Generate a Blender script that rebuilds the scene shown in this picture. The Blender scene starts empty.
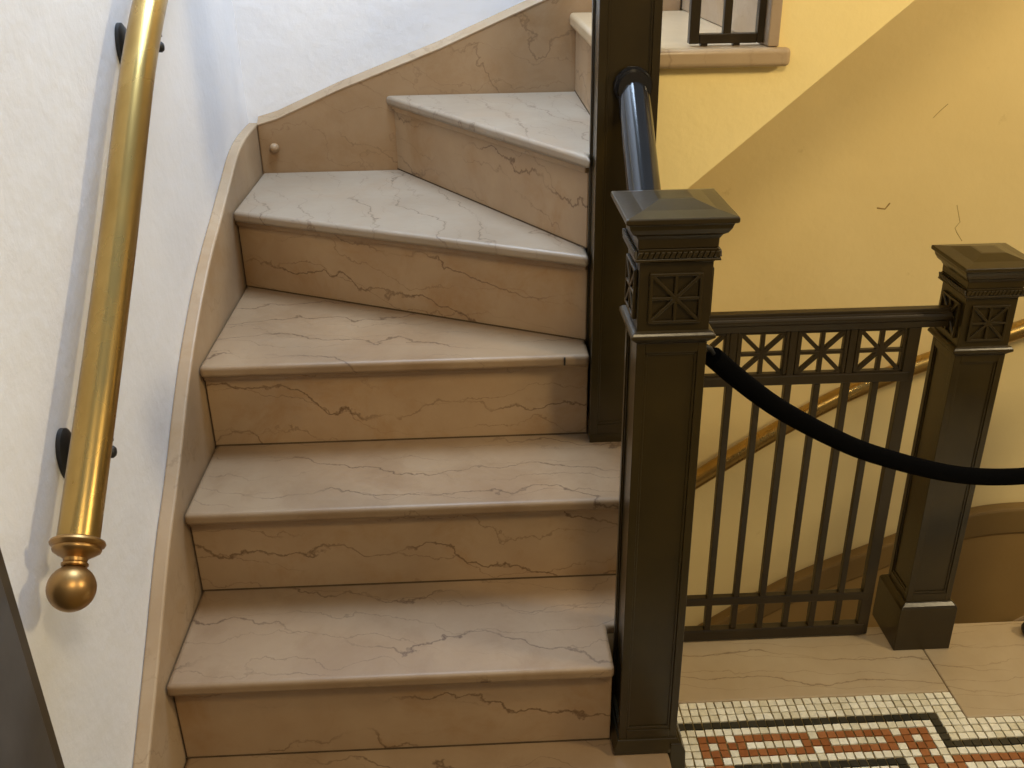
import bpy, bmesh, math, random
from mathutils import Vector, Matrix
random.seed(7)
S = bpy.context.scene
COL = S.collection

# ------------------------------------------------------------------ materials
def new_mat(name):
    m = bpy.data.materials.new(name); m.use_nodes = True
    nt = m.node_tree; b = nt.nodes['Principled BSDF']
    return m, nt, b
def nd(nt, t, **kw):
    n = nt.nodes.new(t)
    for k, v in kw.items():
        if hasattr(n, k): setattr(n, k, v)
        else: n.inputs[k].default_value = v
    return n
def ramp(nt, stops):
    r = nt.nodes.new('ShaderNodeValToRGB')
    el = r.color_ramp.elements
    while len(el) < len(stops): el.new(.5)
    for e, (p, c) in zip(el, stops):
        e.position = p; e.color = (*c, 1) if len(c) == 3 else c
    return r
def mix(nt, fac, a, b, mode='MIX'):
    m = nt.nodes.new('ShaderNodeMix'); m.data_type = 'RGBA'; m.blend_type = mode
    for sock, v in ((m.inputs[0], fac), (m.inputs[6], a), (m.inputs[7], b)):
        if isinstance(v, (int, float)): sock.default_value = v
        elif isinstance(v, tuple): sock.default_value = (*v, 1)
        else: nt.links.new(v, sock)
    return m.outputs[2]

def marble(name, c1, c2, vein, axis=(0, 0, 1), freq=14, wig=2.2, rough=.38, vamt=.75, stain=None, width=.030):
    """veined marble: two tones, long wandering veins across `axis`, finer side veins, a few brown stains"""
    m, nt, b = new_mat(name); L = nt.links
    tc = nd(nt, 'ShaderNodeTexCoord'); oi = nd(nt, 'ShaderNodeObjectInfo')
    off = nd(nt, 'ShaderNodeVectorMath', operation='SCALE'); off.inputs[0].default_value = (9, 7, 13)
    L.new(oi.outputs['Random'], off.inputs['Scale'])
    ad = nd(nt, 'ShaderNodeVectorMath', operation='ADD')
    L.new(tc.outputs['Object'], ad.inputs[0]); L.new(off.outputs[0], ad.inputs[1])
    V = ad.outputs[0]
    def noise(sc, det, ro, vec=V, dis=0):
        n = nd(nt, 'ShaderNodeTexNoise'); n.inputs['Scale'].default_value = sc; n.inputs['Detail'].default_value = det
        n.inputs['Roughness'].default_value = ro; n.inputs['Distortion'].default_value = dis; L.new(vec, n.inputs['Vector']); return n.outputs['Fac']
    def math_(op, a, b_=None):
        q = nd(nt, 'ShaderNodeMath', operation=op)
        for k, v in enumerate((a, b_)):
            if v is None: continue
            if isinstance(v, (int, float)): q.inputs[k].default_value = v
            else: L.new(v, q.inputs[k])
        return q.outputs[0]
    r1 = ramp(nt, [(.3, c1), (.7, c2)]); L.new(noise(5, 6, .62), r1.inputs[0])
    col = r1.outputs[0]
    if stain:
        rs = ramp(nt, [(.50, (0, 0, 0)), (.74, (.85, .85, .85))]); L.new(noise(7, 7, .68, dis=.4), rs.inputs[0])
        col = mix(nt, rs.outputs[0], col, stain)
    dt = nd(nt, 'ShaderNodeVectorMath', operation='DOT_PRODUCT'); L.new(V, dt.inputs[0]); dt.inputs[1].default_value = axis
    for fr, wg, wd, am, o2 in ((freq, wig, width, vamt, 0.0), (freq * 1.7, wig * 1.5, width * .9, vamt * .55, 4.3)):
        vv = nd(nt, 'ShaderNodeVectorMath', operation='ADD'); vv.inputs[1].default_value = (o2, o2 * 1.7, o2 * .6); L.new(V, vv.inputs[0]); v2 = vv.outputs[0]
        t = math_('ADD', math_('MULTIPLY', dt.outputs['Value'], fr), math_('MULTIPLY', noise(3.4, 7, .56, v2), wg * 2.2))
        line = math_('ABSOLUTE', math_('SUBTRACT', math_('FRACT', t), .5))
        rv = ramp(nt, [(0, (1, 1, 1)), (wd, (0, 0, 0))]); L.new(line, rv.inputs[0])
        rg = ramp(nt, [(.40, (0, 0, 0)), (.55, (1, 1, 1))]); L.new(noise(4.2, 3, .5, v2), rg.inputs[0])
        fac = math_('MULTIPLY', math_('MULTIPLY', rv.outputs[0], rg.outputs[0]), am)
        col = mix(nt, fac, col, vein)
    L.new(col, b.inputs['Base Color'])
    b.inputs['Roughness'].default_value = rough
    bp = nd(nt, 'ShaderNodeBump'); bp.inputs['Strength'].default_value = .08; bp.inputs['Distance'].default_value = .004
    L.new(noise(60, 3, .5, tc.outputs['Object']), bp.inputs['Height']); L.new(bp.outputs[0], b.inputs['Normal'])
    return m

def plaster(name, c1, c2, rough=.6, bump=.35, bscale=26, marks=None, spec=.4):
    m, nt, b = new_mat(name); L = nt.links
    tc = nd(nt, 'ShaderNodeTexCoord')
    n = nd(nt, 'ShaderNodeTexNoise'); n.inputs['Scale'].default_value = 2.2; n.inputs['Detail'].default_value = 5
    L.new(tc.outputs['Object'], n.inputs['Vector'])
    r = ramp(nt, [(.3, c1), (.72, c2)]); L.new(n.outputs['Fac'], r.inputs[0])
    col = r.outputs[0]
    if marks:
        n2 = nd(nt, 'ShaderNodeTexNoise'); n2.inputs['Scale'].default_value = 9; n2.inputs['Detail'].default_value = 7; n2.inputs['Roughness'].default_value = .7
        L.new(tc.outputs['Object'], n2.inputs['Vector'])
        r2 = ramp(nt, [(.66, (0, 0, 0)), (.8, (.55, .55, .55))]); L.new(n2.outputs['Fac'], r2.inputs[0])
        col = mix(nt, r2.outputs[0], col, marks)
    L.new(col, b.inputs['Base Color'])
    b.inputs['Roughness'].default_value = rough
    b.inputs['Specular IOR Level'].default_value = spec
    nb = nd(nt, 'ShaderNodeTexNoise'); nb.inputs['Scale'].default_value = bscale; nb.inputs['Detail'].default_value = 6; nb.inputs['Roughness'].default_value = .55
    L.new(tc.outputs['Object'], nb.inputs['Vector'])
    bp = nd(nt, 'ShaderNodeBump'); bp.inputs['Strength'].default_value = bump; bp.inputs['Distance'].default_value = .01
    L.new(nb.outputs['Fac'], bp.inputs['Height']); L.new(bp.outputs[0], b.inputs['Normal'])
    return m

def metal_paint(name, c, rough=.35, bump=.04, spec=.5):
    m, nt, b = new_mat(name); L = nt.links
    tc = nd(nt, 'ShaderNodeTexCoord')
    n = nd(nt, 'ShaderNodeTexNoise'); n.inputs['Scale'].default_value = 14; n.inputs['Detail'].default_value = 5
    L.new(tc.outputs['Object'], n.inputs['Vector'])
    r = ramp(nt, [(.3, tuple(x * .8 for x in c)), (.75, tuple(x * 1.2 for x in c))]); L.new(n.outputs['Fac'], r.inputs[0])
    L.new(r.outputs[0], b.inputs['Base Color'])
    b.inputs['Roughness'].default_value = rough
    b.inputs['Specular IOR Level'].default_value = spec
    nb = nd(nt, 'ShaderNodeTexNoise'); nb.inputs['Scale'].default_value = 90; nb.inputs['Detail'].default_value = 2
    L.new(tc.outputs['Object'], nb.inputs['Vector'])
    bp = nd(nt, 'ShaderNodeBump'); bp.inputs['Strength'].default_value = bump; bp.inputs['Distance'].default_value = .003
    L.new(nb.outputs['Fac'], bp.inputs['Height']); L.new(bp.outputs[0], b.inputs['Normal'])
    return m

def brass_mat(name, c1, c2, rough=.28):
    m, nt, b = new_mat(name); L = nt.links
    tc = nd(nt, 'ShaderNodeTexCoord')
    mp = nd(nt, 'ShaderNodeMapping'); L.new(tc.outputs['Object'], mp.inputs[0]); mp.inputs['Scale'].default_value = (6, 3, 3)
    n = nd(nt, 'ShaderNodeTexNoise'); n.inputs['Scale'].default_value = 3; n.inputs['Detail'].default_value = 3; n.inputs['Roughness'].default_value = .5
    L.new(mp.outputs[0], n.inputs['Vector'])
    r = ramp(nt, [(.3, c1), (.7, c2)]); L.new(n.outputs['Fac'], r.inputs[0])
    L.new(r.outputs[0], b.inputs['Base Color'])
    rr = ramp(nt, [(.3, (rough * 1.35,) * 3), (.7, (rough * .85,) * 3)]); L.new(n.outputs['Fac'], rr.inputs[0])
    L.new(rr.outputs[0], b.inputs['Roughness'])
    b.inputs['Metallic'].default_value = .9
    return m

M = {}
M['tread'] = marble('marble_tread', (.240, .150, .078), (.305, .208, .118), (.075, .035, .012), (.1, 1, .3), 9, 1.3, .48, .85, (.21, .125, .06))
M['winder'] = marble('marble_winder', (.275, .207, .14), (.335, .265, .19), (.10, .055, .025), (1, .25, .2), 9, 1.5, .44, .8, (.31, .22, .14))
M['riser'] = marble('marble_riser', (.325, .205, .108), (.40, .275, .158), (.09, .038, .010), (.12, .0, 1), 8, 1.2, .45, .8, (.30, .16, .058))
M['skirt'] = marble('marble_skirting', (.30, .18, .085), (.37, .245, .135), (.11, .05, .016), (.5, .2, 1), 5, 1.5, .5, .5, (.27, .15, .06))
M['skirt_left'] = marble('marble_skirting_grey', (.33, .225, .13), (.41, .30, .19), (.14, .08, .03), (.2, .4, 1), 4, 1.5, .5, .35, (.33, .21, .10))
M['border'] = marble('marble_border', (.385, .285, .165), (.46, .355, .22), (.14, .08, .03), (.06, 1, 0), 13, .9, .4, .75)
M['sill'] = marble('marble_sill', (.42, .295, .165), (.49, .36, .215), (.18, .10, .04), (1, 0, .3), 5, 1, .3, .4)
M['joint'] = metal_paint('dark_joint', (.085, .05, .02), .9)
M['white'] = plaster('white_plaster', (.74, .755, .80), (.83, .84, .875), .55, .22, 24)
M['yellow'] = plaster('yellow_plaster', (.92, .72, .30), (.95, .77, .36), .55, .18, 20, None)
M['yellow_shaded'] = plaster('yellow_plaster_shaded', (.77, .61, .29), (.84, .68, .34), .45, .2, 16, (.42, .28, .08))  # same yellow paint as above, its dimmer light put into the colour
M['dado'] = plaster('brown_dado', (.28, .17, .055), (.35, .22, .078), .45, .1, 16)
M['dado_shade'] = plaster('brown_dado_shade', (.19, .115, .036), (.23, .145, .048), .5, .1, 16)  # darker dado copy: cove shading and shaded steps put into the colour
M['iron'] = metal_paint('olive_black_iron', (.029, .0185, .0045), .28, .05, .45)
M['iron_rail'] = metal_paint('brown_black_iron', (.026, .0165, .0055), .34, .05, .4)
M['gloss'] = metal_paint('gloss_black_paint', (.012, .011, .011), .14, .01, .6)
M['brass'] = brass_mat('old_brass', (.34, .215, .062), (.47, .315, .105), .26)
M['brass_dull'] = brass_mat('brown_brass', (.33, .19, .065), (.44, .265, .105), .32)
M['black'] = metal_paint('black_bracket', (.01, .01, .011), .45)
M['door'] = metal_paint('dark_grey_door', (.075, .075, .08), .4)
M['door_edge'] = metal_paint('dark_brown_casing', (.055, .046, .035), .4)
m, nt, b = new_mat('black_velvet'); M['velvet'] = m
n = nd(nt, 'ShaderNodeTexNoise'); n.inputs['Scale'].default_value = 200
r = ramp(nt, [(.3, (.0005, .0005, .0006)), (.7, (.0015, .0015, .0018))]); nt.links.new(n.outputs['Fac'], r.inputs[0]); nt.links.new(r.outputs[0], b.inputs['Base Color'])
b.inputs['Roughness'].default_value = .95; b.inputs['Specular IOR Level'].default_value = .05
M['rubber'] = metal_paint('black_rubber', (.012, .01, .008), .5)

def tile_mat(name, c1, c2, rough=.35):
    m, nt, b = new_mat(name)
    a = nd(nt, 'ShaderNodeAttribute'); a.attribute_name = 'tone'
    r = ramp(nt, [(0, c1), (1, c2)]); nt.links.new(a.outputs['Fac'], r.inputs[0])
    tc = nd(nt, 'ShaderNodeTexCoord')
    n = nd(nt, 'ShaderNodeTexNoise'); n.inputs['Scale'].default_value = 120; n.inputs['Detail'].default_value = 3
    nt.links.new(tc.outputs['Object'], n.inputs['Vector'])
    rn = ramp(nt, [(.3, (.8, .8, .8)), (.7, (1, 1, 1))]); nt.links.new(n.outputs['Fac'], rn.inputs[0])
    nt.links.new(mix(nt, 1.0, r.outputs[0], rn.outputs[0], 'MULTIPLY'), b.inputs['Base Color'])
    b.inputs['Roughness'].default_value = rough
    return m
M['t_white'] = tile_mat('white_tile', (.70, .64, .46), (.92, .88, .72))
M['t_red'] = tile_mat('red_tile', (.27, .085, .022), (.36, .135, .045))
M['t_black'] = tile_mat('black_tile', (.012, .012, .008), (.03, .028, .02))
M['grout'] = plaster('grout', (.15, .10, .03), (.21, .145, .045), .9, .3, 60)

# ------------------------------------------------------------------ mesh helpers
class MB:
    def __init__(s): s.b = bmesh.new()
    def box(s, x0, x1, y0, y1, z0, z1):
        return s.prism([(x0, y0), (x1, y0), (x1, y1), (x0, y1)], z0, z1)
    def extr(s, pts, vec):
        """closed polygon (3-D points) pushed along vec"""
        vec = Vector(vec); A = [s.b.verts.new(p) for p in pts]; B = [s.b.verts.new(Vector(p) + vec) for p in pts]
        n = len(pts); s.b.faces.new(A[::-1]); s.b.faces.new(B)
        for i in range(n): s.b.faces.new((A[i], A[(i + 1) % n], B[(i + 1) % n], B[i]))
        return s
    def prism(s, poly, z0, z1): return s.extr([(x, y, z0) for x, y in poly], (0, 0, z1 - z0))
    def prism_x(s, poly, x0, x1): return s.extr([(x0, y, z) for y, z in poly], (x1 - x0, 0, 0))
    def prism_y(s, poly, y0, y1): return s.extr([(x, y0, z) for x, z in poly], (0, y1 - y0, 0))
    def loft(s, cx, cy, prof):
        """square rings of half width w at height z"""
        rings = []
        for w, z in prof:
            rings.append([s.b.verts.new((cx + sx * w, cy + sy * w, z)) for sx, sy in ((-1, -1), (1, -1), (1, 1), (-1, 1))])
        for a, c in zip(rings, rings[1:]):
            for i in range(4): s.b.faces.new((a[i], a[(i + 1) % 4], c[(i + 1) % 4], c[i]))
        s.b.faces.new(rings[0][::-1]); s.b.faces.new(rings[-1]); return s
    def tube(s, path, r, n=16, caps=True, sx=1.0):
        P = [Vector(p) for p in path]; rings = []
        up = Vector((0, 0, 1))
        for i, p in enumerate(P):
            t = (P[min(i + 1, len(P) - 1)] - P[max(i - 1, 0)]).normalized()
            ref = up if abs(t.z) < .97 else Vector((1, 0, 0))
            u = t.cross(ref).normalized(); v = u.cross(t)
            rr = r[i] if isinstance(r, (list, tuple)) else r
            rings.append([s.b.verts.new(p + (u * math.cos(a) * sx + v * math.sin(a)) * rr) for a in [2 * math.pi * k / n for k in range(n)]])
        for a, c in zip(rings, rings[1:]):
            for i in range(n): s.b.faces.new((a[i], a[(i + 1) % n], c[(i + 1) % n], c[i]))
        if caps: s.b.faces.new(rings[0][::-1]); s.b.faces.new(rings[-1])
        return s
    def lathe(s, o, axis, prof, n=28):
        """profile (distance along axis, radius) turned about axis"""
        o = Vector(o); t = Vector(axis).normalized()
        return s.tube([o + t * a for a, _ in prof], [max(q, .0002) for _, q in prof], n)
    def bar(s, p, q, w, h, nrm=(0, 1, 0)):
        """rectangular bar from p to q, w across, h along nrm (centred)"""
        p = Vector(p); q = Vector(q); t = (q - p).normalized(); nn = Vector(nrm).normalized(); u = t.cross(nn).normalized()
        pts = [p + u * w / 2 - nn * h / 2, p + u * w / 2 + nn * h / 2, p - u * w / 2 + nn * h / 2, p - u * w / 2 - nn * h / 2]
        return s.extr(pts, q - p)
    def build(s, name, mat, parent=None, smooth=False, bevel=0, seg=2):
        bmesh.ops.recalc_face_normals(s.b, faces=s.b.faces)
        me = bpy.data.meshes.new(name); s.b.to_mesh(me); s.b.free()
        o = bpy.data.objects.new(name, me); COL.objects.link(o)
        for mm in (mat if isinstance(mat, list) else [mat]): me.materials.append(mm)
        if smooth:
            for p in me.polygons: p.use_smooth = True
            try: me.set_sharp_from_angle(angle=math.radians(40))
            except Exception: pass
        if bevel:
            bv = o.modifiers.new('bevel', 'BEVEL'); bv.width = bevel; bv.segments = seg; bv.limit_method = 'ANGLE'; bv.angle_limit = math.radians(30)
            if seg > 2:
                for p in me.polygons: p.use_smooth = True
                try: me.set_sharp_from_angle(angle=math.radians(25))
                except Exception: pass
        if parent:
            o.parent = parent
            o.matrix_parent_inverse = Matrix.Translation(-Vector(parent.location))
        return o
def thing(name, label, cat, loc, group=None):
    o = bpy.data.objects.new(name, None); COL.objects.link(o); o.location = loc; o.empty_display_size = .05
    o['label'] = label; o['category'] = cat
    if group: o['group'] = group
    return o
def tag(o, label, cat, group=None):
    o['label'] = label; o['category'] = cat
    if group: o['group'] = group
    return o
def struct(o, label, cat='wall'):
    o['kind'] = 'structure'; o['label'] = label; o['category'] = cat; return o

# ------------------------------------------------------------------ key dimensions (metres)
H = .185
def Z(k): return .1869 + H * k
XL, XW = -.5360, -.5625              # face of the left skirting, left wall
YB, YW = 2.5064, 2.536               # face of the back skirting, back wall

# ------------------------------------------------------------------ setting
mb = MB(); mb.box(-.70, XW, -1.2, 2.70, -.3, 3.3)
struct(mb.build('wall_left', M['white']), 'white plastered wall carrying the thick brass handrail')
mb = MB(); mb.box(XW, .30, YW, 2.70, .2, 3.3)
struct(mb.build('wall_back', M['white']), 'white plastered wall behind the winding steps')
mb = MB(); mb.box(.30, 2.9, YW, 2.70, -2.4, 3.3)
struct(mb.build('wall_stairwell', M['yellow_shaded']), 'yellow plastered wall, toned for shade, behind the iron railing')
ws = bpy.data.objects['wall_stairwell']
M['crack'] = metal_paint('wall_crack', (.36, .24, .08), .8)
for pts, r_ in (([(1.2057, 1.0185), (1.2211, 1.036), (1.2391, 1.0534)], .0010), ([(1.3132, .7842), (1.3305, .7363), (1.3197, .7196), (1.328, .7052), (1.3464, .6819)], .0010), ([(1.0932, .7818), (1.1157, .7784), (1.1269, .7947)], .0022)):
    MB().tube([(x, YW + .0004, z) for x, z in pts], r_, 8).build('crack', M['crack'], ws)
mb = MB(); mb.box(.283, .30, 1.81, YW, -2.4, 1.0); mb.box(.2665, .299, 1.757, 1.8095, -2.4, Z(2) - .03)
struct(mb.build('wall_inner', M['yellow_shaded']), 'yellow wall, toned for shade, closing the stairwell below the winding steps')

fl = MB().box(XW, 2.9, -1.2, 1.755, -.16, -.004).build('floor', M['grout'])
struct(fl, 'entrance floor of mosaic tiles bordered with marble slabs', 'floor')
# marble border slabs
MB().box(.30, .9855, 1.5505, 1.765, -.022, 0).build('marble_slab', M['border'], fl, bevel=.003)
s2 = MB().box(.9875, 1.70, 1.4745, 1.765, -.022, 0).build('marble_slab', M['border'], fl, bevel=.003)
MB().box(1.702, 2.9, 1.4745, 1.765, -.022, 0).build('marble_slab', M['border'], fl, bevel=.003)

# mosaic : column c counts from the jog in the border (negative to the left), row j counts from the border down
P_ = .0189
def chain(u):
    """cell kind along the chain: returns (ring_pos, width) of a link or 'sep'"""
    seq = [('s', 3), ('x', 1), ('l', 8), ('x', 1), ('l', 8), ('x', 1)]
    tot = sum(n for _, n in seq); u %= tot
    for k, n in seq:
        if u < n: return k, u, n
        u -= n
def band(u, v):
    """3-cell wide chain, v = 0..2 across, u along"""
    k, p, n = chain(u)
    if k == 'x': return 'r' if v == 1 else 'w'
    return 'w' if (v == 1 and 0 < p < n - 1) else 'r'
def cell(c, j):
    # meander edge: left part starts at row 1, right part (c >= -4) at row 5
    if c < -4:
        jj = j
        if -8 <= c <= -6 and jj >= 6: # the corner turns down
            if jj <= 12: return band((jj - 6), c + 8) if jj < 10 else band(jj - 10, c + 8)
        if -30 <= c <= -28 and 6 <= jj:
            return band((jj - 6) % 4 if jj < 14 else jj, c + 30)
        if jj <= 3: return 'w'
        if jj == 4: return 'b'
        if c == -5: return 'w' if jj <= 9 else ('w' if jj in (10, 12) else ('r' if jj == 11 else ('w' if jj == 13 else ('b' if jj == 14 else 'w'))))
        if c == -31: return 'w'
        if c < -31 and jj != 4: return 'w'
        if jj == 5: return 'w'
        if 6 <= jj <= 8: return band(-6 - c, jj - 6)
        if jj == 9: return 'w'
        if jj == 10: return 'b' if c <= -10 and c >= -27 else 'w'
        return 'w' if c != -10 else 'b'
    jj = j - 4
    if c <= -1:
        if j <= 3: return 'w'
        if c == -4: return 'b' if 4 <= j <= 8 else ('w' if j == 9 else None) or band(4, j - 10) if j <= 12 and j >= 10 else ('b' if 4 <= j <= 8 else 'w')
        if j < 8: return 'w'
    if jj <= 3: return 'w'
    if jj == 4: return 'b'
    if jj == 5: return 'w'
    if 6 <= jj <= 8: return band(c + 8, jj - 6)
    if jj == 9: return 'w'
    if jj == 10: return 'b'
    return 'w'
bm = bmesh.new(); tone = []; idx = []
for c in range(-36, 40):
    for j in range(1, 48):
        if c >= 0 and j <= 4: continue
        k = cell(c, j); y1 = 1.549 - (j - 1) * P_; x0 = .9865 + c * P_
        g = .0015; q = lambda: random.uniform(-.0008, .0008)
        base = [(x0 + g + q(), y1 - P_ + g + q()), (x0 + P_ - g + q(), y1 - P_ + g + q()), (x0 + P_ - g + q(), y1 - g + q()), (x0 + g + q(), y1 - g + q())]
        zt = random.uniform(-.0008, 0)
        B = [bm.verts.new((x, y, -.006)) for x, y in base]; T = [bm.verts.new((x + random.uniform(-.0003, .0003), y, zt + random.uniform(-.0003, .0003))) for x, y in base]
        t = random.random(); mi = {'w': 0, 'r': 1, 'b': 2}[k or 'w']
        fs = [bm.faces.new(T)] + [bm.faces.new((B[i], B[(i + 1) % 4], T[(i + 1) % 4], T[i])) for i in range(4)]
        for f in fs: f.material_index = mi; tone.append(t)
me = bpy.data.meshes.new('mosaic_tiles'); bm.to_mesh(me); bm.free()
at = me.attributes.new('tone', 'FLOAT', 'FACE')
for i, t in enumerate(tone): at.data[i].value = t
for k in ('t_white', 't_red', 't_black'): me.materials.append(M[k])
mo = bpy.data.objects.new('mosaic_tiles', me); COL.objects.link(mo); mo.parent = fl
mo['label'] = 'white, red and black mosaic tiles in a chain meander'

# dark door casing on the left wall, this side of the stairs
dr = MB().box(XW, -.545, -.30, .935, 0, 2.2).build('door_1', M['door_edge'], bevel=.002)
struct(dr, 'dark door frame at the foot of the white wall', 'door')
MB().box(-.548, -.5425, -.25, .914, .02, 2.1).build('door_panel', M['door'], dr, bevel=.001)

# ------------------------------------------------------------------ marble staircase
st = thing('marble_staircase', 'veined marble winding staircase rising between the white wall and the dark posts', 'stairs', (-.1, 1.25, 0))
G = .002
xa = XL + G
treads = [
    [(xa, 1.024), (.3115, 1.024), (.3115, 1.2985), (xa, 1.2985)],
    [(xa, 1.254), (.2125, 1.254), (.2125, 1.3645), (.27, 1.3645), (.27, 1.525), (xa, 1.525)],
    [(xa, 1.484), (.27, 1.484), (.325, 1.6), (.325, 1.806), (.205, 1.806), (.205, 1.755), (xa, 1.755)],
    [(xa, 1.7116), (.2165, 1.7116), (.2165, 1.80), (xa, 2.185)],
    [(xa, 2.138), (.2165, 1.757), (.2165, 1.83), (-.17, YB - G), (xa, YB - G)],
    [(-.2095, YB - G), (.2165, 1.763), (.2165, 1.803), (.28, 1.803), (.28, YB - G)],
    [(.2485, YB - G), (.2485, 1.803), (.3235, 1.803), (.3235, 1.7528), (.563, 1.7528), (.563, 1.7745), (.545, 1.7745), (.545, YB - G)],
]
TH = .024
for k, poly in enumerate(treads):
    th = .032 if k == 6 else TH
    o = MB().prism(poly, Z(k) - th, Z(k)).build('tread', M['tread'] if k < 4 else (M['winder'] if k < 6 else M['sill']), st, bevel=.008 if k < 6 else .0148, seg=4 if k < 6 else 6)
    if k == 6: o['label'] = 'topmost tread with a long rounded sill edge above the yellow wall'
    if k == 3: MB().box(.1660, .1690, 1.7105, 1.7150, Z(3) - .019, Z(3) - .003).build('chip', M['black'], o)['label'] = 'small black chip in the rounded nosing'
def riser(p, q, k, x_extra=0):
    """slab under nosing of tread k from p to q (front line), with a small cove strip under the tread"""
    p = Vector((*p, 0)); q = Vector((*q, 0)); t = (q - p).normalized(); n = Vector((-t.y, t.x, 0))  # n points into the stair
    a, c = p, q
    m_ = MB()
    m_.extr([(v.x, v.y, Z(k - 1) + .0008) for v in (a, c, c + n * .02, a + n * .02)], (0, 0, H - TH - .0008))
    f = -n
    m_.extr([(v.x, v.y, Z(k) - TH - .013) for v in (a + f * .007, c + f * .007, c + n * .004, a + n * .004)], (0, 0, .013))
    ro = m_.build('riser', M['riser'], st, bevel=.0025)
    MB().extr([(v.x, v.y, Z(k - 1) + .0003) for v in (a + f * .0012, c + f * .0012, c + n * .004, a + n * .004)], (0, 0, .0028)).build('joint', M['joint'], ro)
    return ro
o_ = .0244
riser((xa + .001, 1.048), (.300, 1.048), 0)
riser((xa + .001, 1.254 + o_), (.2125, 1.254 + o_), 1)
riser((xa + .001, 1.484 + o_), (.266, 1.484 + o_), 2)
riser((xa + .001, 1.7116 + o_), (.2165, 1.7116 + o_), 3)
riser((xa + .001, 2.165), (.2165, 1.784), 4)
riser((-.190, YB - G), (.2165, 1.803), 5)
riser((.264, YB - G), (.264, 1.805), 6)
# core of rubble below the treads, set back behind the risers
core = MB()
for y0, y1, k in ((1.075, 1.30, 0), (1.305, 1.53, 1), (1.535, 1.765, 2)):
    core.box(XL + .001, .21, y0, y1, 0.001 if k == 0 else Z(k - 1) - .05, Z(k) - TH - .001)
core.prism([(XL + .001, 1.77), (.21, 1.77), (.21, 1.82), (XL + .001, 2.19)], .5, Z(3) - TH - .001)
core.prism([(XL + .001, 2.195), (.205, 1.82), (.205, 1.86), (-.17, YB), (XL + .001, YB)], .5, Z(4) - TH - .001)
core.prism([(-.15, YB), (.21, 1.86), (.27, 1.86), (.27, YB)], .5, Z(5) - TH - .001)
core.build('stair_core', M['joint'], st)
# yellow plastered string on the open side, between the two posts
MB().prism_x([(1.366, 0), (1.366, Z(1) - TH), (1.51, Z(1) - TH), (1.51, Z(2) - TH), (1.80, Z(2) - TH), (1.80, 0)], .252, .266).build('side_string', M['yellow_shaded'], st)
# skirting along the left wall, a ramped upper edge
yz = [(.80, .035), (.93, .135), (1.0, .20), (1.13, .3125), (1.28, .441), (1.40, .552), (1.505, .622), (1.64, .735), (1.77, .818), (1.92, .893), (2.04, .936), (2.18, .99), (2.25, 1.018), (2.31, 1.034), (2.38, 1.043), (2.46, 1.046), (YW, 1.047)]
def smooth_path(pts, it=2):
    for _ in range(it):
        r = [pts[0]]
        for a, b2 in zip(pts, pts[1:]):
            a = tuple(a); b2 = tuple(b2)
            r.append(tuple(.75 * u + .25 * v for u, v in zip(a, b2))); r.append(tuple(.25 * u + .75 * v for u, v in zip(a, b2)))
        r.append(pts[-1]); pts = r
    return pts
sk = MB().prism_x(smooth_path(yz) + [(YW, 0), (.80, 0)], XW + .0005, XL).build('skirting', M['skirt_left'], st, bevel=.004)
sk['label'] = 'grey-brown marble skirting with a ramped edge along the white left wall'
xz = [(XL + .001, 1.046), (-.484, 1.06), (-.328, 1.1255), (-.0715, 1.2186), (.177, 1.3215), (.52, 1.464)]
sk2 = MB().prism_y(xz + [(.52, 1.20), (.275, 1.20), (.275, .75), (XL + .001, .75)], YB, YW - .0005).build('skirting', M['skirt'], st, bevel=.004)
sk2['label'] = 'orange-brown marble skirting across the back wall'
cp = MB()
rings = [[cp.b.verts.new(v) for v in ((x, YB - .0012, z - .002), (x, YB - .0012, z + .001), (x, YW - .0006, z + .016), (x, YW - .0006, z - .002))] for x, z in xz]
for ra, rb in zip(rings, rings[1:]):
    for i in range(4): cp.b.faces.new((ra[i], ra[(i + 1) % 4], rb[(i + 1) % 4], rb[i]))
cp.b.faces.new(rings[0][::-1]); cp.b.faces.new(rings[-1])
cp.build('skirting_cap', M['skirt_left'], sk2)['label'] = 'grey sloping top edge of the back skirting'
MB().lathe((-.4974, YB + .002, .9891), (0, -1, 0), [(0, .011), (.006, .012), (.012, .011), (.017, .007), (.0185, .0003)], 20).build('bolt', M['skirt'], sk2, smooth=True)

# ------------------------------------------------------------------ upper flight
uf = thing('upper_stair_flight', 'yellow plastered flight going up to the right, seen from its side', 'stairs', (1.2, 2.1, 1.5))
X7 = .523; GO = .217
def soff(x): return 1.0543 + (x - .409) * .8542
n_up = 7
body = [(.325, soff(.325)), (2.08, soff(2.08))]
pr = []
for k in range(n_up):
    x = X7 + .020 + GO * k; z0 = Z(6 + k); z1 = Z(7 + k) - .03
    pr += [(x, z0 - (.032 if k == 0 else .03)), (x, z1)]
pr = [(.325, Z(6) - .033)] + pr + [(2.08, pr[-1][1])]
MB().prism_y([(.325, soff(.325))] + [(2.08, soff(2.08))] + pr[::-1], 1.776, YW - .001).build('flight_body', M['yellow'], uf)
for k in range(n_up):
    x = X7 + GO * k
    MB().box(x, x + .0195, 1.765, YW - .002, Z(6 + k) + .001, Z(7 + k) - .031).build('riser', M['skirt_left'], uf, bevel=.002)
    MB().box(x - .022, x + GO + .02, 1.755, YW - .002, Z(7 + k) - .0295, Z(7 + k)).build('tread', M['winder'], uf, bevel=.010, seg=4)

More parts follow.
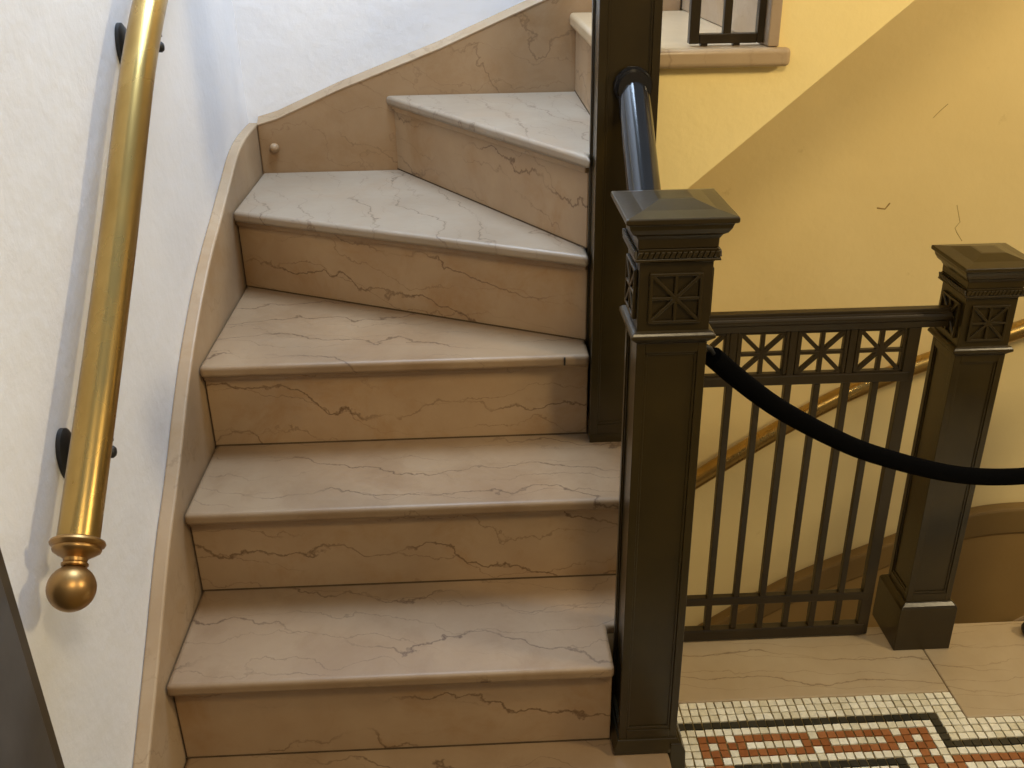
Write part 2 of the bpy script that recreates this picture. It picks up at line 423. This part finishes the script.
# ------------------------------------------------------------------ lower flight behind the railing
lf = thing('lower_stair_flight', 'brown flight going down to the left behind the iron railing', 'stairs', (1.5, 2.1, -1))
top = smooth_path([(.34, -.90), (.60, -.69), (.849, -.511), (1.0185, -.405), (1.267, -.300), (1.42, -.23), (1.507, -.198), (1.6, -.182), (1.709, -.178), (2.85, -.178)])
low = [(x, z - .095) for x, z in top]
MB().prism_y(top + low[::-1], 2.492, YW - .001).build('skirting_shade_band', M['dado_shade'], lf, bevel=.008)  # shading along the skirting top, drawn as a darker band
bot = [(.34, -2.0), (.9, -1.2), (1.7304, -.655), (2.4, -.20), (2.85, -.18)]
lo2 = [(x, z + .03) for x, z in low if x < 2.4] + [(2.4, -.244)]
MB().prism_y(lo2 + [(2.4, -.25), (1.7304, -.665), (.9, -1.2), (.34, -2.0)], 2.5022, YW - .001).build('skirting', M['dado'], lf)
MB().prism_y([(.9, -1.22), (1.7304, -.675), (2.4, -.24), (2.4, -.205), (1.7304, -.645), (.9, -1.18)], 2.494, YW - .001).build('skirting_edge', M['sill'], lf)
for k in range(6):
    x0 = 1.72 + .27 - .27 * k; z = -.62 - .18 * k
    MB().box(x0 - .27, x0 + (.03 if k else .9), 1.80, 2.492, z - .035, z).build('tread', M['dado_shade'], lf, bevel=.006)
    MB().box(x0 - .26, x0 - .24, 1.80, 2.492, z - .18, z - .036).build('riser', M['dado'], lf)
MB().prism_y([(.34, -2.35), (.34, -2.0), (2.9, -.9), (2.9, -1.3)], 1.80, 2.49).build('flight_body', M['dado_shade'], lf)

# ------------------------------------------------------------------ cast-iron posts
def star(cx, cy, cz, half, rib, depth, face):
    """eight-ribbed star in a square frame on face direction (fx, fy), the origin is the ground plane of the recess"""
    fx, fy = face; nrm = Vector((fx, fy, 0)); u = Vector((-fy, fx, 0)); o = Vector((cx, cy, cz)) + nrm * depth / 2
    m_ = MB(); w = Vector((0, 0, 1))
    def b(a0, a1, b0, b1, wd, dp): m_.bar(o + u * a0 + w * a1, o + u * b0 + w * b1, wd, dp, nrm)
    h = half
    b(-h, 0, h, 0, rib, depth * .9); b(0, -h, 0, h, rib, depth * .88)
    b(-h, -h, h, h, rib * 1.1, depth * .94); b(-h, h, h, -h, rib * 1.1, depth * .96)
    for s in (-1, 1):
        b(-h - .002, s * h, h + .002, s * h, .005, depth); b(s * h, -h - .002, s * h, h + .002, .005, depth * 1.02)
    m_.box(*(lambda q: (q.x - .005 - abs(fx) * .0, q.x + .005, q.y - .005, q.y + .005, q.z - .005, q.z + .005))(o)) if False else None
    return m_
def post(cx, cy, zb, zc, label, group, tall_base, short_panel=False, name='newel_post'):
    t = thing(name, label, 'post', (cx, cy, zb), group)
    zs = zc - .168                    # shoulder
    I = M['iron']
    # cap: low hipped lid on a fascia and an ogee
    cap = MB().loft(cx, cy, [(.0545, zc - .047), (.0550, zc - .034), (.0585, zc - .028), (.0640, zc - .024), (.0680, zc - .017), (.0700, zc - .010), (.0735, zc - .0085), (.0750, zc - .0075), (.0750, zc - .001), (.0735, zc), (.050, zc + .0045), (.024, zc + .0125), (.019, zc + .0130)])
    cap.build('cap', I, t, bevel=.0012)
    nk = MB().loft(cx, cy, [(.0545, zc - .0475), (.0545, zc - .060), (.0580, zc - .0605), (.0585, zc - .064), (.0530, zc - .0655), (.0505, zc - .068), (.0505, zs)])
    nk.build('capital', I, t, bevel=.0008)
    bd = MB(); nb_ = 15
    for fx, fy in ((0, -1), (0, 1), (1, 0), (-1, 0)):
        for i in range(nb_):
            a = (i + .5) / nb_ * .112 - .056
            x = cx + (a if fx == 0 else fx * .0552); y = cy + (a if fy == 0 else fy * .0552)
            ux, uy = ((1, 0) if fx == 0 else (0, 1)); s = .0031
            sl = .002
            # each bead a slanting lozenge of the twisted-rope moulding
            pts = [(x - ux * (s + sl), y - uy * (s + sl), zc - .0595), (x + ux * (s - sl), y + uy * (s - sl), zc - .0595), (x + ux * (s + sl), y + uy * (s + sl), zc - .0505), (x - ux * (s - sl), y - uy * (s - sl), zc - .0505)]
            bd.extr(pts, (fx * .0042, fy * .0042, 0))
    bd.build('rope_moulding', I, t, bevel=.001)
    for fx, fy in ((0, -1), (-1, 0), (1, 0), (0, 1)):
        star(cx + fx * .0503, cy + fy * .0503, zc - .1185, .0345, .0050, .0054, (fx, fy)).build('star_panel', I, t, bevel=.0014)
    MB().loft(cx, cy, [(.0510, zs + .0005), (.0560, zs - .001), (.0592, zs - .005), (.0596, zs - .0095), (.0560, zs - .0125), (.0525, zs - .016), (.0500, zs - .0185)]).build('collar', I, t, bevel=.001)
    zbase = zb + tall_base
    # shaft with a sunk panel on each face
    w = .0500; pi_ = .0375; zt = zs - .0187; zp1 = zs - .034; zp0 = zbase + .020
    sh = MB(); sh.loft(cx, cy, [(w - .0045, zbase), (w - .0045, zt)])
    for fx, fy in ((0, -1), (0, 1), (1, 0), (-1, 0)):
        u = Vector((-fy, fx, 0)); n_ = Vector((fx, fy, 0)); o = Vector((cx, cy, 0)) + n_ * (w - .0045)
        def slab(a0, a1, z0, z1, d):
            sh.extr([o + u * a0 + Vector((0, 0, z0)), o + u * a1 + Vector((0, 0, z0)), o + u * a1 + Vector((0, 0, z1)), o + u * a0 + Vector((0, 0, z1))], n_ * d)
        slab(-w + .0001, -pi_, zbase, zt, .0045); slab(pi_, w - .0001, zbase, zt, .0045)
        slab(-pi_, pi_, zp1, zt, .0044); slab(-pi_, pi_, zbase, zp0, .0044)
        # stepped bead round the panel
        for s in (-1, 1): slab(s * pi_ - (.004 if s > 0 else 0), s * pi_ + (.004 if s < 0 else 0), zp0, zp1, .0022)
        slab(-pi_, pi_, zp1 - .004, zp1, .0022); slab(-pi_, pi_, zp0, zp0 + .006, .0026)
    sh.build('shaft', I, t, bevel=.0008)
    if tall_base > .05:
        MB().loft(cx, cy, [(.0640, zb), (.0635, zbase - .012), (.0600, zbase - .006), (.0525, zbase + .0005)]).build('plinth', I, t, bevel=.0015)
    else:
        MB().loft(cx, cy, [(.0585, zb), (.0595, zb + .006), (.0600, zb + .010), (.0575, zb + .016), (.0525, zbase + .0005)]).build('plinth', I, t, bevel=.001)
    return t
NX, NY, NZ = .2735, 1.2983, 1.1526
npost = post(NX, NY, Z(0) + .0005, NZ, 'large dark olive iron newel post in front, standing on the lowest marble step', None, .028)
# foot that runs down past the end of the lowest step to the mosaic
MB().prism_y([(.3125, .001), (.348, .001), (.348, .02), (.340, .19), (.3325, .2085), (.3125, .2085)], NY - .060, NY + .060).build('foot', M['iron'], npost, bevel=.002)
PX, PY, PZ = .9804, 1.7445, .9108
post(PX, PY, .0005, PZ, 'dark iron newel post standing on the marble floor border, right end of the low railing', None, .125)
post(1.83, PY, .0005, PZ, 'dark iron newel post beyond the rope, out to the right of the railing', None, .125)

# tall slim post at the turn of the stairs
QX, QY, QB = .2699, 1.7485, .0522
q = thing('tall_post', 'tall dark post rising from the third marble step behind the front newel', 'post', (QX, QY, Z(2)))
zb = Z(2) + .0005; zt = 2.30
shf = MB().loft(QX, QY, [(QB - .004, zb + .02), (QB - .004, zt)])
for fx, fy in ((0, -1), (0, 1), (1, 0), (-1, 0)):
    u = Vector((-fy, fx, 0)); n_ = Vector((fx, fy, 0)); o = Vector((QX, QY, 0)) + n_ * (QB - .004)
    def slab(a0, a1, z0, z1, d):
        shf.extr([o + u * a0 + Vector((0, 0, z0)), o + u * a1 + Vector((0, 0, z0)), o + u * a1 + Vector((0, 0, z1)), o + u * a0 + Vector((0, 0, z1))], n_ * d)
    slab(-QB + .0001, -.038, zb + .02, zt, .004); slab(.038, QB - .0001, zb + .02, zt, .004)
    slab(-.038, .038, zb + .02, zb + .04, .0039); slab(-.038, .038, zt - .02, zt, .0039)
    slab(-.038, -.034, zb + .04, zt - .02, .002); slab(.034, .038, zb + .04, zt - .02, .002); slab(-.038, .038, zb + .04, zb + .046, .0024)
shf.build('shaft', M['iron'], q, bevel=.0008)
MB().loft(QX, QY, [(QB, zb), (QB, zb + .014), (QB - .002, zb + .0205)]).build('plinth', M['iron'], q, bevel=.001)
MB().loft(QX, QY, [(.0515, zt), (.055, zt + .01), (.065, zt + .022), (.073, zt + .03), (.074, zt + .037), (.045, zt + .048), (.018, zt + .058)]).build('cap', M['iron'], q, bevel=.001)

# short glossy handrail between the front newel and the tall post
hr = thing('stair_handrail', 'short glossy black handrail sloping from the tall post down behind the front newel cap', 'handrail', (.279, 1.53, 1.1))
A_, B_ = Vector((.2775, 1.6935, 1.2440)), Vector((.2715, 1.3515, .962))
MB().tube([A_.lerp(B_, i / 8) for i in range(9)], .0272, 28).build('rail', M['gloss'], hr, smooth=True)
dv = (B_ - A_).normalized()
MB().lathe(A_ + Vector((-.001, .0005, .003)), (0, -1, 0), [(0, .0335), (.005, .0335), (.009, .031), (.013, .029), (.02, .0285), (.026, .0275)], 28).build('flange', M['gloss'], hr, smooth=True)

# ------------------------------------------------------------------ low railing on the floor edge
rl = thing('iron_railing', 'low dark iron railing with star fretwork and thin bars along the floor edge', 'railing', (.63, 1.7445, 0))
RY = 1.7445; XS = [.383 + .1195 * i for i in range(5)]     # stiles
XE = XS[-1]
I2 = M['iron_rail']
# moulded top rail
prof = [(-.0105, .769), (.0105, .769), (.0125, .783), (.0165, .787), (.0175, .793), (.0150, .799), (.010, .8005), (.010, .808), (-.010, .808), (-.010, .8005), (-.0150, .799), (-.0175, .793), (-.0165, .787), (-.0125, .783)]
mb = MB().extr([(QX + QB + .0005, RY + a, z) for a, z in prof], (PX - .0508 - (QX + QB) - .0005, 0, 0))
mb.build('top_rail', I2, rl, bevel=.0015)
for i, x in enumerate(XS):
    m_ = MB().box(x - .007, x + .007, RY - .008, RY + .008, .005, .7685)
    if i in (0, 4):
        m_ = MB().box(x - .0105, x + .0145, RY - .0085, RY + .0085, .005, .7685) if i else MB().box(x - .0145, x + .0105, RY - .0085, RY + .0085, .005, .7685)
    else:
        m_.box(x - .0155, x - .0085, RY - .0075, RY + .0075, .6745, .7685); m_.box(x + .0085, x + .0155, RY - .0075, RY + .0075, .6745, .7685)
    m_.build('stile', I2, rl, bevel=.0012)
for i in range(4):
    xc = (XS[i] + XS[i + 1]) / 2; zc = .7195; a = .0440; hgt = .0445
    m_ = MB(); y = RY
    m_.bar((xc - a, y, zc), (xc + a, y, zc), .0075, .010); m_.bar((xc, y, zc - hgt), (xc, y, zc + hgt), .0085, .0105)
    m_.bar((xc - a, y, zc - hgt), (xc + a, y, zc + hgt), .0085, .0095); m_.bar((xc - a, y, zc + hgt), (xc + a, y, zc - hgt), .0085, .0090)
    m_.bar((xc - a, y, zc + hgt + .0015), (xc + a, y, zc + hgt + .0015), .006, .012); m_.bar((xc - a, y, zc - hgt - .0005), (xc + a, y, zc - hgt - .0005), .005, .012)
    m_.bar((xc - a - .0005, y, zc - hgt), (xc - a - .0005, y, zc + hgt), .005, .0115); m_.bar((xc + a + .0005, y, zc - hgt), (xc + a + .0005, y, zc + hgt), .005, .0115)
    m_.build('star_panel', I2, rl, bevel=.001)
    MB().box(xc - .0065, xc + .0065, RY - .0065, RY + .0065, .036, .6515).build('baluster', I2, rl, bevel=.001)
MB().box(XS[0] - .006, XE + .006, RY - .010, RY + .010, .6520, .6735).build('mid_rail', I2, rl, bevel=.0025)
MB().box(XS[0] - .006, XE + .006, RY - .009, RY + .009, .103, .124).build('lower_rail', I2, rl, bevel=.003)
MB().box(XS[0] - .006, XE + .006, RY - .011, RY + .011, .005, .034).build('bottom_rail', I2, rl, bevel=.003)

# ------------------------------------------------------------------ railing panel on the upper sill
ur = thing('upper_railing', 'dark iron railing panel standing on the marble sill at the top', 'railing', (.46, 1.803, Z(6)))
uy = 1.803; z6 = Z(6)
MB().box(.3905, .408, uy - .009, uy + .009, z6 + .0045, 2.12).build('stile', I2, ur, bevel=.001)
MB().box(.511, .5255, uy - .009, uy + .009, z6 + .0045, 2.12).build('stile', I2, ur, bevel=.001)
MB().box(  .4505, .4645, uy - .007, uy + .007, z6 + .0205, 2.12).build('baluster', I2, ur, bevel=.001)
MB().box(.4085, .5105, uy - .009, uy + .009, z6 + .0045, z6 + .0210).build('bottom_rail', I2, ur, bevel=.001)
MB().box(.3215, .5265, uy - .018, uy + .018, 2.1205, 2.16).build('top_rail', I2, ur, bevel=.006)
for x in (.418, .476): MB().box(x - .006, x + .006, uy - .006, uy + .006, z6 + .0003, z6 + .0044).build('foot', I2, ur)

# ------------------------------------------------------------------ brass handrail on the left wall
bh = thing('brass_handrail', 'thick brass handrail with a ball end on the white left wall', 'handrail', (-.5025, 1.3, 1.08))
XR = -.5025
raw = [(1.0225, .8185), (1.13, .911), (1.2302, .9985), (1.3688, 1.1227), (1.46, 1.212), (1.548, 1.294), (1.614, 1.3475), (1.6884, 1.400), (1.80, 1.470), (2.0, 1.58), (2.2, 1.69)]
path = [(XR, y, z) for y, z in smooth_path(raw, 3)]
MB().tube(path, .0254, 32).build('rail', M['brass'], bh, smooth=True)
e0 = Vector(path[0]); ax = (e0 - Vector(path[3])).normalized()
fin = MB().lathe(e0 - ax * .006, ax, [(0, .0262), (.003, .0320), (.006, .0332), (.009, .0318), (.011, .0285), (.0135, .0292), (.0165, .0280), (.020, .0225), (.023, .0170), (.025, .0145), (.029, .0140), (.031, .0160), (.0335, .0160), (.035, .0145)], 36)
fin.build('collar', M['brass_dull'], bh, smooth=True)
R_ = .0286; pr = [(R_ - R_ * math.cos(a), R_ * math.sin(a)) for a in [math.pi * i / 22 for i in range(23)]]
MB().lathe(e0 + ax * .0265, ax, pr, 36).build('ball', M['brass_dull'], bh, smooth=True)
for y, z in ((1.169, .864), (1.6866, 1.3264)):
    b_ = thing_ = MB().lathe((XW + .0005, y, z), (1, 0, 0), [(0, .031), (.006, .031), (.010, .026), (.012, .015)], 28).build('wall_plate', M['black'], bh, smooth=True)
    # stretch the plate into an upright oval
    for v in b_.data.vertices:
        v.co.z = z + (v.co.z - z) * 1.25; v.co.y = y + (v.co.y - y) * .8
    zr = z + .060
    MB().tube([(XW + .010, y, z), (-.520, y + .002, z), (-.507, y + .004, z + .004), (-.5025, y + .006, z + .016), (XR, y + .008, z + .05)], .007, 12).build('arm', M['black'], b_, smooth=True)
    MB().lathe((-.512, y + .003, z), (1, 0, 0), [(0, .0085), (.010, .0085), (.014, .0085), (.017, .006), (.0185, .0005)], 16).build('bolt_head', M['black'], b_, smooth=True)

# brass handrail on the stairwell wall
b2 = thing('brass_handrail', 'brass handrail sloping along the yellow stairwell wall behind the iron railing', 'handrail', (1.1, 2.466, .29))
raw = [(.32, 2.466, -.245), (.6499, 2.466, -.005), (.82, 2.466, .115), (.9833, 2.466, .2200), (1.12, 2.466, .290), (1.2569, 2.466, .3445), (1.5361, 2.466, .4446), (1.80, 2.466, .535), (2.5, 2.466, .78)]
MB().tube(smooth_path(raw, 3), .0255, 24).build('rail', M['brass'], b2, smooth=True)
for x, z in ((.55, -.08), (1.75, .518)):
    w_ = MB().lathe((x, YW - .0005, z - .06), (0, -1, 0), [(0, .03), (.006, .03), (.012, .012)], 24).build('wall_plate', M['black'], b2, smooth=True)
    MB().tube([(x, YW - .01, z - .06), (x, 2.475, z - .058), (x, 2.466, z - .05), (x, 2.466, z - .02)], .007, 12).build('arm', M['black'], w_, smooth=True)

# ------------------------------------------------------------------ rope barrier
rp = thing('barrier_rope', 'thick black velvet rope sagging from the front newel across the low railing', 'rope', (.345, 1.303, .92))
meas = [(.342, .923), (.395, .8705), (.4565, .816), (.5075, .778), (.567, .737), (.636, .6935), (.7055, .6585), (.7565, .634), (.835, .600), (.9125, .5745), (.9935, .556)]
xm = 1.085; zm = .548
left = meas + [(1.04, .5495), (xm, zm)]
right = [(2 * xm - x, z) for x, z in left[::-1][1:]]
pts = smooth_path([(x, 1.302 + .325 * (x - .342), z) for x, z in left + right], 2)
pts = [p for p in pts if p[0] <= 1.765]
pts = [(.347, 1.3025, .918)] + [p for p in pts if p[0] > .352]
MB().tube(pts, .0157, 24).build('rope', M['velvet'], rp, smooth=True)
MB().lathe((.3245, 1.3000, .935), (1, 0, 0), [(0, .008), (.004, .008), (.005, .004), (.014, .004)], 16).build('hook_plate', M['black'], rp, smooth=True)
MB().tube([(.337, 1.300, .935), (.342, 1.301, .932), (.348, 1.303, .922)], .004, 12).build('hook', M['black'], rp, smooth=True)
xe, ye, ze = pts[-1]
MB().tube([(xe - .002, ye, ze), (xe + .008, ye + .001, ze + .006), (1.7805, ye + .002, ze + .008)], .004, 12).build('hook', M['black'], rp, smooth=True)

# ------------------------------------------------------------------ dark rounded bumper at the right edge
bmp = MB().lathe((1.2405, 1.713, .019), (1, .05, 0), [(-.014, .0005), (-.0125, .007), (-.008, .014), (0, .0185), (.010, .019), (.10, .019), (.108, .016), (.113, .008), (.1145, .0005)], 24).build('floor_bumper', M['rubber'], None, smooth=True)
tag(bmp, 'small dark rounded bumper lying on the marble border at the right edge', 'bumper')

# ------------------------------------------------------------------ light
def lamp(name, kind, loc, energy, color, size=.2, target=None, **kw):
    l = bpy.data.lights.new(name, kind); l.energy = energy; l.color = color
    if kind == 'AREA':
        l.shape = 'RECTANGLE'; l.size = size; l.size_y = kw.get('size_y', size)
    elif kind == 'POINT': l.shadow_soft_size = size
    o = bpy.data.objects.new(name, l); COL.objects.link(o); o.location = loc
    if target is not None:
        o.rotation_euler = (Vector(target) - Vector(loc)).to_track_quat('-Z', 'Y').to_euler()
    return o
lamp('ceiling_lamp', 'POINT', (.55, -.30, 2.75), 88, (1.0, .78, .44), .22)
lamp('fill_lamp', 'POINT', (2.35, .60, 2.25), 112, (1.0, .79, .45), .15)  # added fill, softens the upper flight's shadow on the stairwell wall
lamp('upstairs_window', 'AREA', (-.05, 2.1, 2.95), 48, (.60, .77, 1.0), .7, (-.3, 1.7, .8), size_y=.7)
W = bpy.data.worlds.new('world'); S.world = W; W.use_nodes = True
wt = W.node_tree; bg = wt.nodes['Background']
tc = nd(wt, 'ShaderNodeTexCoord'); sx = nd(wt, 'ShaderNodeSeparateXYZ'); wt.links.new(tc.outputs['Generated'], sx.inputs[0])
wr = ramp(wt, [(0.0, (.50, .36, .20)), (.30, (.62, .55, .42)), (.75, (.60, .78, 1.0))]); wt.links.new(sx.outputs['Z'], wr.inputs[0])
wt.links.new(wr.outputs[0], bg.inputs[0]); bg.inputs[1].default_value = .42

# ------------------------------------------------------------------ camera
f, pitch, roll, yaw = 973.159, .4493596, -.0161079, .0377786
F = Vector((math.sin(yaw) * math.cos(pitch), math.cos(yaw) * math.cos(pitch), -math.sin(pitch)))
rt = Vector((math.cos(yaw), -math.sin(yaw), 0)); up = rt.cross(F)
R = rt * math.cos(roll) + up * math.sin(roll); U = up * math.cos(roll) - rt * math.sin(roll)
cd = bpy.data.cameras.new('camera'); cam = bpy.data.objects.new('camera', cd); COL.objects.link(cam)
mt = Matrix((R, U, -F)).transposed().to_4x4(); mt.translation = Vector((0, 0, 1.51214)); cam.matrix_world = mt
cd.sensor_fit = 'HORIZONTAL'; cd.sensor_width = 36; cd.lens = f / 1024 * 36; cd.clip_start = .01
S.camera = cam
S.view_settings.view_transform = 'Standard'; S.view_settings.look = 'None'
S.view_settings.exposure = 0; S.view_settings.gamma = 1; S.view_settings.use_curve_mapping = False
